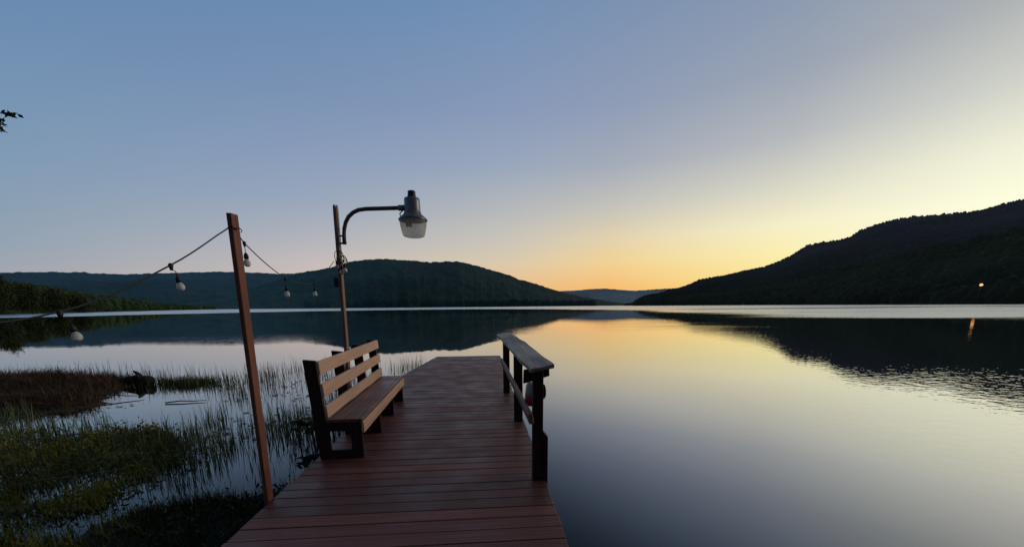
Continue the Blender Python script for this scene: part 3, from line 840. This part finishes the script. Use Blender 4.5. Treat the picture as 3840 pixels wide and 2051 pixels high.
def stump():
    root = empty('drift_stump', (-9.75, 11.3, WZ - 0.04))
    tag(root, 'dark drift log with a short upright prong beside the brown mound', 'driftwood')
    mb = MB()
    mb.tube([(-1.5, 0.1, 0.02), (-0.8, 0.05, 0.10), (-0.35, 0.0, 0.15), (-0.1, -0.03, 0.12), (0.1, -0.1, 0.15), (0.26, -0.15, 0.16), (0.33, -0.17, 0.15)], [0.06, 0.10, 0.15, 0.13, 0.165, 0.15, 0.07], 10)
    mb.build('log', BARK, root)
    mb = MB()
    mb.tube([(0.0, 0, 0.15), (-0.08, 0.0, 0.28), (-0.20, 0.02, 0.38), (-0.27, 0.02, 0.43)], [0.07, 0.055, 0.045, 0.02], 7)
    mb.build('prong', BARK, root)
    mb = MB()
    mb.tube([(-0.3, -0.05, 0.2), (-0.12, -0.08, 0.26), (0.0, -0.1, 0.25)], [0.07, 0.09, 0.04], 7)
    mb.build('root_knob', BARK, root)
stump()
PALEB = wood('pale_dry_stick', (0.11, 0.085, 0.06), (0.20, 0.16, 0.12), 'x', 0.8, 0.2)
for a, b_, r_, lab in [((-9.6, 9.35, WZ + 0.16), (-8.3, 9.5, WZ + 0.05), 0.018, 'long pale stick lying at the front foot of the brown mound'),
                       ((-7.3, 8.85, WZ + 0.02), (-6.5, 8.98, WZ + 0.03), 0.016, 'short dark stick lying flat on the water right of the mound'),
                       ((-5.6, 4.3, WZ + 0.13), (-4.5, 4.75, WZ + 0.16), 0.010, 'thin pale stick slanting over the olive grass'),
                       ((-6.3, 5.95, WZ + 0.24), (-5.1, 5.78, WZ + 0.22), 0.009, 'thin pale stalk lying level across the middle of the grass mat')]:
    mb = MB(); A, B = Vector(a), Vector(b_); d = B - A
    mb.tube([(0, 0, 0), (d * 0.35 + Vector((0, 0.03, 0.015)))[:], (d * 0.7 + Vector((0, -0.02, 0)))[:], d[:]], [r_, r_ * 0.9, r_ * 0.75, r_ * 0.4], 6)
    o = mb.build('fallen_stick', PALEB if 'pale' in lab else BARK, None, a)
    tag(o, lab, 'stick', 'sticks lying in the marsh')
def dock_plant():
    root = empty('broadleaf_plant', (-2.75, 5.95, WZ))
    tag(root, 'dark broad-leaved water plant beside the near end of the bench', 'plant')
    mb = MB()
    for k in range(4):
        mb.tube([(0.02 * k, 0, -0.2), (0.03 * k - 0.03, 0.02 * k, 0.15), (0.09 * k - 0.14, 0.03 * k, 0.3)], [0.012, 0.01, 0.006], 5)
    mb.build('stem', REED, root)
    V, Fs, tn = leaf_cloud([(-0.1, 0, 0.28), (0.0, 0.03, 0.32), (0.1, 0.05, 0.27), (0.18, 0.06, 0.33), (-0.18, 0, 0.34)], 9, 0.07, 0.085, 0.4)
    link('leaves', np_mesh('leaves', V, Fs, attr=tn * 0.4), REED, root)
dock_plant()

# ------------------------------------------------------------------ dock
def dock():
    root = empty('wooden_dock', (-0.65, 12.5, 0))
    tag(root, 'red brown plank dock running straight out over the lake', 'dock')
    P0 = Vector((-0.65, 12.5, 0))
    mb = MB()
    y = -3.0; i = 0
    while y < 12.48:
        w = 0.144 + 0.003 * random.random()
        y1 = min(y + w, 12.5)
        ym = (y + y1) / 2
        l = float(dock_left(ym)) - 0.010 * random.random()
        r = float(np.interp(ym, [-3, 4, 12.5], [0.56, 0.525, 0.46])) + 0.012 * (random.random() - 0.3)
        tilt = 0.003 * (random.random() - 0.5)
        dz = 0.004 * (random.random() - 0.5)
        b0 = -0.038 + dz
        M = Matrix.Translation(((l + r) / 2, ym, dz)) @ Matrix.Rotation(0.0016 * (random.random() - 0.5) + 0.004, 4, 'Z') @ Matrix.Rotation(tilt * 3, 4, 'X')
        mb.box((-(r - l) / 2, -(y1 - y) / 2, -0.038), ((r - l) / 2, (y1 - y) / 2, 0), 0.004, M)
        y += 0.153; i += 1
    mb.build('deck', DECK, root, -P0)
    for x0, nm in ((-1.74, 'edge_beam'), (0.33, 'edge_beam'), (-0.7, 'edge_beam')):
        mb = MB(); mb.box((x0, -3, -0.20), (x0 + 0.045, 12.35, -0.045), 0.003); mb.build('edge_beam', DARKW, root, -P0)
    mb = MB(); mb.box((-1.55, 12.355, -0.20), (0.40, 12.40, -0.045), 0.003); mb.build('end_beam', DARKW, root, -P0)
    for yy in (0.2, 3.1, 6.1, 9.1, 12.2):
        for xx in (-1.62, 0.23):
            mb = MB(); mb.tube([(xx, yy, -1.6), (xx, yy, -0.046)], 0.075, 12); mb.build('pile', DARKW, root, -P0)
dock()

# ------------------------------------------------------------------ bench
def bench():
    root = empty('wooden_bench', (-1.80, 3.95, 0), R(2.4))
    tag(root, 'long slatted wooden bench on the left side of the dock', 'bench')
    ys = [0.0, 0.83, 1.67, 2.50]
    def xr(z): return 0.125 - 0.07 * z / 1.09
    for y0 in ys:
        fr = empty('end_frame', (0, y0, 0)); fr.parent = root
        y1 = 0.042
        MB().prism([(0, 0), (0.125, 0), (xr(1.07), 1.068), (xr(1.07) - 0.125, 1.082)], 'y', 0, y1).build('upright', DARKW, fr)
        MB().box((0.335, 0.001, 0), (0.452, y1 + 0.001, 0.31)).build('front_leg', DARKW, fr)
        MB().prism([(xr(0.31) + 0.001, 0.312), (0.452, 0.312), (0.452, 0.408), (xr(0.408) + 0.001, 0.408)], 'y', 0.002, y1 + 0.002).build('seat_bearer', DARKW, fr)
        MB().prism([(0.1265, 0.0), (0.334, 0.0), (0.334, 0.10), (0.1205, 0.10)], 'y', 0.002, y1).build('floor_runner', DARKW, fr)
    L0, L1 = -0.005, 2.56
    for z0, z1 in ((0.462, 0.592), (0.690, 0.826), (0.925, 1.062)):
        MB().prism([(xr(z0) + 0.002, z0), (xr(z0) + 0.034, z0 + 0.002), (xr(z1) + 0.034, z1 + 0.002), (xr(z1) + 0.002, z1)], 'y', L0, L1).build('back_slat', SLATW, root)
    for x0, x1 in ((0.100, 0.258), (0.263, 0.418), (0.423, 0.470)):
        MB().box((x0, L0 - 0.01, 0.410), (x1, L1 + 0.01, 0.447), 0.005).build('seat_board', SEATW, root)
    MB().box((0.4535, L0, 0.285), (0.482, L1, 0.4085), 0.004).build('front_apron', SLATW, root)
bench()

# ------------------------------------------------------------------ string-light post
def light_post():
    root = empty('light_post', (-1.878, 3.10, 0))
    tag(root, 'tall leaning red brown timber post at the left dock edge carrying the bulb string', 'post')
    mb = MB()
    mb.box((-0.017, -0.040, -1.2), (0.017, 0.040, 2.262), 0.003)
    o = mb.build('timber', POSTW, root)
    o.rotation_euler = (R(2.6), R(2.6), 0)
    mb = MB(); mb.tube([(0, 0, 0), (0.03, -0.004, 0.004), (0.045, -0.004, -0.012), (0.035, -0.004, -0.026)], 0.004, 6)
    mb.build('hook', GALV, root, (0.119, -0.115, 2.155))
light_post()

# ------------------------------------------------------------------ dock lamp
def dock_lamp():
    B = Vector((-1.905, 5.25, 0)); root = empty('dock_lamp', B)
    tag(root, 'grey hooded yard lamp on a curved arm from a thin timber post behind the bench', 'lamp post')
    def L(p): return (Vector(p) - B)[:]
    mb = MB()
    mb.box((-0.021, -0.042, -1.5), (0.021, 0.042, 2.835), 0.003)
    mb.prism([(-0.020, 2.836), (0.0, 2.836), (-0.004, 2.865), (-0.016, 2.852)], 'y', -0.04, 0.02, 0)
    o = mb.build('timber', LAMPW, root); o.rotation_euler = (0, R(1.1), 0)
    # pale strip added for the light on the upper post's right face
    mb = MB(); mb.box((0.0, -0.014, 2.40), (0.016, 0.014, 2.86), 0.004)
    mb.build('lit_face_strip', PALEP, root, (0.069, -0.012, 0))
    # bracket plate and its bolts
    mb = MB(); mb.box((0, -0.028, 2.37), (0.012, 0.028, 2.53), 0.002)
    mb.tube([(0.012, 0, 2.40), (0.09, 0, 2.41)], 0.012, 8); mb.tube([(0.012, 0, 2.49), (0.09, 0, 2.495)], 0.010, 8)
    mb.build('bracket', GALV, root, (0.070, -0.03, 0))
    arm = [(-1.755, 5.17, 2.42), (-1.752, 5.17, 2.52), (-1.742, 5.17, 2.60), (-1.715, 5.165, 2.68), (-1.672, 5.16, 2.745), (-1.61, 5.155, 2.795), (-1.54, 5.15, 2.823), (-1.45, 5.14, 2.833), (-1.2, 5.12, 2.837), (-0.98, 5.10, 2.840)]
    arm = [(x, y, z - 0.038) for x, y, z in arm]
    mb = MB(); mb.tube([L(p) for p in arm], 0.024, 12); mb.build('arm', DARKM, root)
    H = Vector((-0.87, 5.09, 2.665)) - B
    Mx = Matrix.Translation(H)
    mb = MB()
    mb.lathe([(0.0, 0.245), (0.088, 0.245), (0.094, 0.236), (0.096, 0.20), (0.098, 0.10), (0.108, 0.062), (0.135, 0.038), (0.160, 0.018), (0.176, 0.002), (0.178, -0.012), (0.170, -0.016), (0.168, -0.004), (0.13, 0.02), (0.09, 0.05), (0.0, 0.055)], 36, Mx)
    mb.tube([(H + Vector((-0.17, 0.01, 0.135)))[:], (H + Vector((-0.08, 0.0, 0.135)))[:]], 0.034, 12)
    mb.build('housing', HEADM, root)
    mb = MB(); mb.lathe([(0.0, 0.328), (0.040, 0.328), (0.047, 0.322), (0.047, 0.285), (0.051, 0.28), (0.051, 0.2455), (0.0, 0.2455)], 24, Mx); mb.build('photocell', CAPM, root)
    mb = MB(); mb.tube([(H + Vector((-0.11, -0.03, 0.10)))[:], (H + Vector((-0.15, -0.035, 0.06)))[:], (H + Vector((-0.14, -0.035, 0.01)))[:]], 0.008, 6); mb.build('latch', GALV, root)
    mb = MB()
    mb.lathe([(0.166, -0.018), (0.160, -0.07), (0.148, -0.13), (0.138, -0.175), (0.128, -0.197), (0.100, -0.207), (0.0, -0.210)], 36, Mx)
    lens = mb.build('lens', LENS, root)
    mb = MB()
    mb.tube([(H + Vector((-0.09, 0, -0.06)))[:], (H + Vector((-0.02, 0, -0.06)))[:]], 0.028, 10)
    mb.build('bulb_socket', RUBBER, root)
    mb = MB(); mb.box((0, -0.03, 1.0), (0.045, 0.03, 1.08), 0.004); mb.build('outlet_box', WHITEP, root, (0.044, -0.06, 0))
    # small dark junction box on the left face
    mb = MB(); mb.box((-0.05, -0.04, 1.86), (-0.0, 0.03, 1.98), 0.004); mb.build('junction_box', RUBBER, root, (0.006, 0, 0))
dock_lamp()

# ------------------------------------------------------------------ bulb string
def sag(a, b, s, n=14):
    a, b = Vector(a), Vector(b)
    return [a.lerp(b, k / n) - Vector((0, 0, s * 4 * (k / n) * (1 - k / n))) for k in range(n + 1)]
def smooth_path(pts, n=8):
    pts = [Vector(p) for p in pts]; out = []
    q = [pts[0] * 2 - pts[1]] + pts + [pts[-1] * 2 - pts[-2]]
    for i in range(1, len(q) - 2):
        for k in range(n):
            t = k / n
            out.append(0.5 * ((2 * q[i]) + (q[i + 1] - q[i - 1]) * t + (2 * q[i - 1] - 5 * q[i] + 4 * q[i + 1] - q[i + 2]) * t * t + (-q[i - 1] + 3 * q[i] - 3 * q[i + 1] + q[i + 2]) * t ** 3))
    out.append(q[-2])
    return out
def string_lights():
    O = Vector((-1.78, 2.95, 2.13)); root = empty('string_lights', O)
    tag(root, 'black cord of clear bulbs strung across the timber post to the lamp post', 'string lights')
    drops = [((-1.944, 1.9, 1.592), (0.018, 0, -0.028)), ((-1.801, 2.4, 1.848), (0.012, 0, 0)), ((-1.837, 3.2, 2.095), (0, 0, 0)), ((-1.957, 4.0, 1.893), (0, 0, 0)), ((-1.984, 4.7, 1.888), (0, 0, 0))]
    path = [(-2.3, 0.2, 1.62), (-2.05, 1.3, 1.54), drops[0][0], drops[1][0], (-1.80, 2.90, 2.118), (-1.748, 2.945, 2.16), drops[2][0], (-1.90, 3.6, 1.975), drops[3][0], (-1.975, 4.35, 1.862), drops[4][0], (-1.955, 4.98, 2.02), (-1.905, 5.17, 2.18)]
    mb = MB(); mb.tube([(p - O)[:] for p in smooth_path(path, 7)], 0.0042, 6); mb.build('cord', RUBBER, root)
    def drop(p, tilt, length, k=1.0, upside=False):
        p = Vector(p) - O
        # T-joint moulded on the cord, thin lead, socket, bulb
        j = MB(); j.lathe([(0.0, 0.012), (0.006, 0.011), (0.013, 0.002), (0.010, -0.014), (0.006, -0.03), (0.0, -0.03)], 10, Matrix.Translation(p)); j.build('joint', RUBBER, root)
        e = p + Vector((tilt[0] * 2, 0, -length))
        m2 = MB(); m2.tube([(p - Vector((0, 0, 0.02)))[:], (p.lerp(e, 0.6) + Vector((tilt[0] * 0.6, 0, 0)))[:], e[:]], 0.0026, 6); m2.build('lead', RUBBER, root)
        M = Matrix.Translation(e) @ Euler((0, -tilt[0] * 14, 0)).to_matrix().to_4x4() @ Matrix.Scale(k, 4)
        m3 = MB(); m3.lathe([(0.0, 0.0), (0.008, 0.0), (0.012, -0.008), (0.0165, -0.016), (0.018, -0.045), (0.0, -0.046)], 16, M); s_ = m3.build('socket', RUBBER, root)
        m4 = MB(); m4.lathe([(0.0, -0.047), (0.012, -0.047), (0.0145, -0.052), (0.021, -0.062), (0.0262, -0.076), (0.0262, -0.086), (0.021, -0.099), (0.011, -0.107), (0.0, -0.109)], 20, M); m4.build('bulb', BULB, s_)
    for (p, tl), ln, k in zip(drops, (0.060, 0.062, 0.075, 0.082, 0.055), (0.70, 0.76, 0.95, 0.95, 0.9)):
        drop(p, tl, ln, k)
    # spare cord coiled on the lamp post with the last sockets hanging from it
    c = MB()
    for k in range(5):
        cx, cz = -1.835 + 0.012 * k, 2.20 - 0.018 * k
        pts = []
        for q in range(19):
            a = q / 18 * 2 * math.pi
            pts.append((Vector((cx + (0.035 + 0.006 * k) * math.cos(a) + 0.02 * math.sin(a) * (k % 2), 5.12 + 0.012 * k + 0.02 * math.sin(2 * a + k), cz + (0.10 + 0.016 * (k % 3)) * math.sin(a))) - O)[:])
        c.tube(pts, 0.0045, 5, cap=False)
    c.build('cord_coil', RUBBER, root)
    for p, tl in (((-1.80, 5.11, 2.16), (0.0, 0, 0)), ((-1.765, 5.10, 2.18), (0.004, 0, 0)), ((-1.835, 5.10, 2.22), (-0.004, 0, 0))):
        drop(p, tl, 0.04)
string_lights()

# ------------------------------------------------------------------ railing
def railing():
    O = Vector((0.45, 3.3, 0)); root = empty('dock_railing', O)
    tag(root, 'short dark timber railing with a weathered grey cap on the right dock edge', 'railing')
    def bx(name, lo, hi, mat, bev=0.004, M=None):
        mb = MB(); mb.box(lo, hi, bev, M); return mb.build(name, mat, root, -O)
    bx('post', (0.412, 3.27, 0.0), (0.505, 3.365, 1.03), DARKW)
    bx('post', (0.378, 5.12, 0.0), (0.498, 5.21, 1.03), DARKW)
    bx('post', (0.312, 6.93, 0.0), (0.432, 7.02, 1.03), DARKW)
    mb = MB(); mb.prism([(0.5065, -0.45), (0.550, -0.45), (0.550, 0.425), (0.5065, 0.472)], 'y', 3.262, 3.358); mb.build('post_brace', DARKW, root, -O)
    # crooked weathered cap plank
    yy = [3.16, 3.3, 3.7, 4.2, 4.7, 5.2, 5.7, 6.2, 6.7, 7.1, 7.28]
    lf = [0.372, 0.362, 0.345, 0.325, 0.308, 0.292, 0.272, 0.255, 0.235, 0.216, 0.21]
    rt = [0.580, 0.578, 0.570, 0.560, 0.552, 0.545, 0.520, 0.500, 0.486, 0.475, 0.468]
    jl = [0, 0.006, -0.003, 0.004, -0.004, 0.003, -0.003, 0.004, 0, 0.002, 0]
    bm = bmesh.new(); rows = []
    for k, y in enumerate(yy):
        l, r_ = lf[k] + jl[k], rt[k] + 1.5 * jl[-k - 1]
        dz = 0.006 * math.sin(k * 1.9)
        zl, zr = 1.040 + dz, 1.078 + dz * 0.5
        nx = 4
        top = [bm.verts.new((l + (r_ - l) * i / nx, y + (0.02 * (i == 1) if k == 0 else 0), zl + (zr - zl) * i / nx + 0.034 + 0.004 * math.sin(i * 2.2 + k))) for i in range(nx + 1)]
        bot = [bm.verts.new((l + (r_ - l) * i / nx, y + (0.02 * (i == 1) if k == 0 else 0), zl + (zr - zl) * i / nx)) for i in range(nx + 1)]
        rows.append(top + bot[::-1])
    n = len(rows[0])
    for a, b in zip(rows[:-1], rows[1:]):
        for i in range(n): bm.faces.new((a[i], a[(i + 1) % n], b[(i + 1) % n], b[i]))
    bm.faces.new(rows[0][::-1]); bm.faces.new(rows[-1])
    bmesh.ops.recalc_face_normals(bm, faces=bm.faces[:])
    bmesh.ops.bevel(bm, geom=[e for e in bm.edges if e.calc_face_angle(0) > 0.9], offset=0.003, segments=1, affect='EDGES')
    mb = MB(); mb.bm.free(); mb.bm = bm; mb.build('rail_cap', CAPW, root, -O)
    # tilted cross cleat under the near end of the cap
    for y0, xl, xr_ in ((3.367, 0.335, 0.575),):
        mb = MB(); mb.prism([(xl, 0.905), (xr_, 0.972), (xr_ - 0.004, 1.070), (xl + 0.004, 1.030)], 'y', y0, y0 + 0.045); mb.build('cleat', DARKW, root, -O)
    # lower rail nailed to the inner faces of the posts
    A, Bv = Vector((0.385, 3.20, 0.62)), Vector((0.290, 7.06, 0.60))
    d = Bv - A; ang = math.atan2(d.x, d.y); M = Matrix.Translation(A) @ Matrix.Rotation(-ang, 4, 'Z') @ Matrix.Rotation(math.atan2(d.z, d.y), 4, 'X') @ Matrix.Rotation(R(-8), 4, 'Y')
    bx('lower_rail', (-0.022, 0, -0.05), (0.022, d.length, 0.045), RAILW, 0.006, M)
railing()
def buoy():
    O = Vector((0.43, 3.62, 0.70)); root = empty('float', O)
    tag(root, 'small red and pale grey float hanging behind the near railing post', 'float')
    mb = MB(); mb.lathe([(0.0, -0.075), (0.03, -0.07), (0.052, -0.045), (0.06, -0.01), (0.056, 0.035), (0.0, 0.036)], 20); mb.build('red_base', REDP, root, (0, 0, 0))
    mb = MB(); mb.lathe([(0.0, 0.037), (0.055, 0.037), (0.050, 0.09), (0.044, 0.14), (0.03, 0.165), (0.0, 0.17)], 20); mb.build('pale_top', PALEP, root)
    mb = MB(); mb.tube([(0, 0, 0.168), (0.005, 0, 0.24), (-0.01, -0.02, 0.35)], 0.005, 6); mb.build('cord', ROPE, root)
buoy()
def rope():
    O = Vector((0.515, 3.33, 0.87)); 
    mb = MB()
    for k in range(4):
        pts = []
        for q in range(17):
            a = q / 16 * 2 * math.pi
            pts.append((-0.006 + (0.017 - 0.004 * k) * math.cos(a) + 0.002 * k, -0.02 + 0.012 * k + 0.006 * math.sin(3 * a), -0.03 + (0.062 - 0.013 * k) * math.sin(a)))
        mb.tube(pts, 0.010, 6, cap=False)
    tag(mb.build('rope_loop', ROPE, None, O), 'loop of dark red rope hung on the outer side of the near railing post', 'rope')
rope()

# ------------------------------------------------------------------ far shore things
def glow():
    m, t, b = mat_new('lit_orange_lamp')
    n = t.noise(t.new('ShaderNodeTexCoord').outputs['Object'], 3, 2)
    t.put(b.inputs['Emission Color'], t.mix(n, (1.0, 0.40, 0.11), (1.0, 0.46, 0.15)))
    b.inputs['Emission Strength'].default_value = 1.5
    b.inputs['Base Color'].default_value = (0.8, 0.5, 0.2, 1)
    return m
def shore_light():
    az, r = 54.25, 545
    x, y, _ = at(az, r, 0)
    zt = 1.6 + r * math.tan(R(1.58))
    root = empty('shore_light', (x, y, WZ))
    tag(root, 'lit orange lamp on a dark pole at the foot of the right mountain', 'lamp')
    mb = MB(); mb.tube([(0, 0, -0.5), (0, 0, zt - WZ + 0.3)], [0.12, 0.08], 8); mb.build('pole', DARKM, root)
    mb = MB(); mb.tube([(0, 0, zt - WZ + 0.2), (-0.5, -0.6, zt - WZ + 0.9), (-1.0, -1.2, zt - WZ + 0.85)], 0.1, 6); mb.build('arm', DARKM, root)
    mb = MB(); mb.lathe([(0, 1.1), (0.55, 1.0), (1.1, 0.3), (1.15, -0.3), (0.75, -0.95), (0, -1.15)], 16, Matrix.Translation((-1.0, -1.2, zt - WZ))); mb.build('lamp_globe', glow(), root)
shore_light()
def boat():
    az, r = 35.0, 830
    x, y, _ = at(az, r, 0)
    root = empty('moored_boat', (x, y, WZ), R(20))
    tag(root, 'tiny pale boat at the waterline under the right mountain', 'boat')
    bm = bmesh.new(); rows = []
    for q in np.linspace(0, 1, 9):
        wv = 1.2 * math.sin(math.pi * (0.12 + 0.55 * (1 - q) ** 0.8 + 0.22)) if q < 0.98 else 0.05
        wv *= (1 - q ** 4)
        xx = -4 + 8 * q; s_ = 0.25 * q * q
        rows.append([bm.verts.new(p) for p in ((xx, -wv, 0.9 + s_), (xx, -wv * 0.7, 0.0), (xx, 0, -0.3), (xx, wv * 0.7, 0.0), (xx, wv, 0.9 + s_))])
    for a, b in zip(rows[:-1], rows[1:]):
        for i in range(4): bm.faces.new((a[i], a[i + 1], b[i + 1], b[i]))
        bm.faces.new((a[4], a[0], b[0], b[4]))
    bm.faces.new(rows[0])
    bmesh.ops.remove_doubles(bm, verts=bm.verts[:], dist=0.002); bmesh.ops.recalc_face_normals(bm, faces=bm.faces[:])
    mb = MB(); mb.bm.free(); mb.bm = bm; mb.build('hull', WHITEP, root)
    mb = MB(); mb.box((-1.5, -0.8, 0.95), (1.2, 0.8, 1.9), 0.1); mb.build('cabin', PALEP, root)
boat()

# ------------------------------------------------------------------ render settings
SC.view_settings.view_transform = 'Standard'
SC.view_settings.look = 'None'
SC.view_settings.exposure = 0
SC.view_settings.gamma = 1
SC.render.engine = 'CYCLES'
SC.cycles.use_denoising = True
SC.cycles.max_bounces = 8
SC.cycles.transparent_max_bounces = 8
SC.cycles.caustics_reflective = False
SC.cycles.caustics_refractive = False
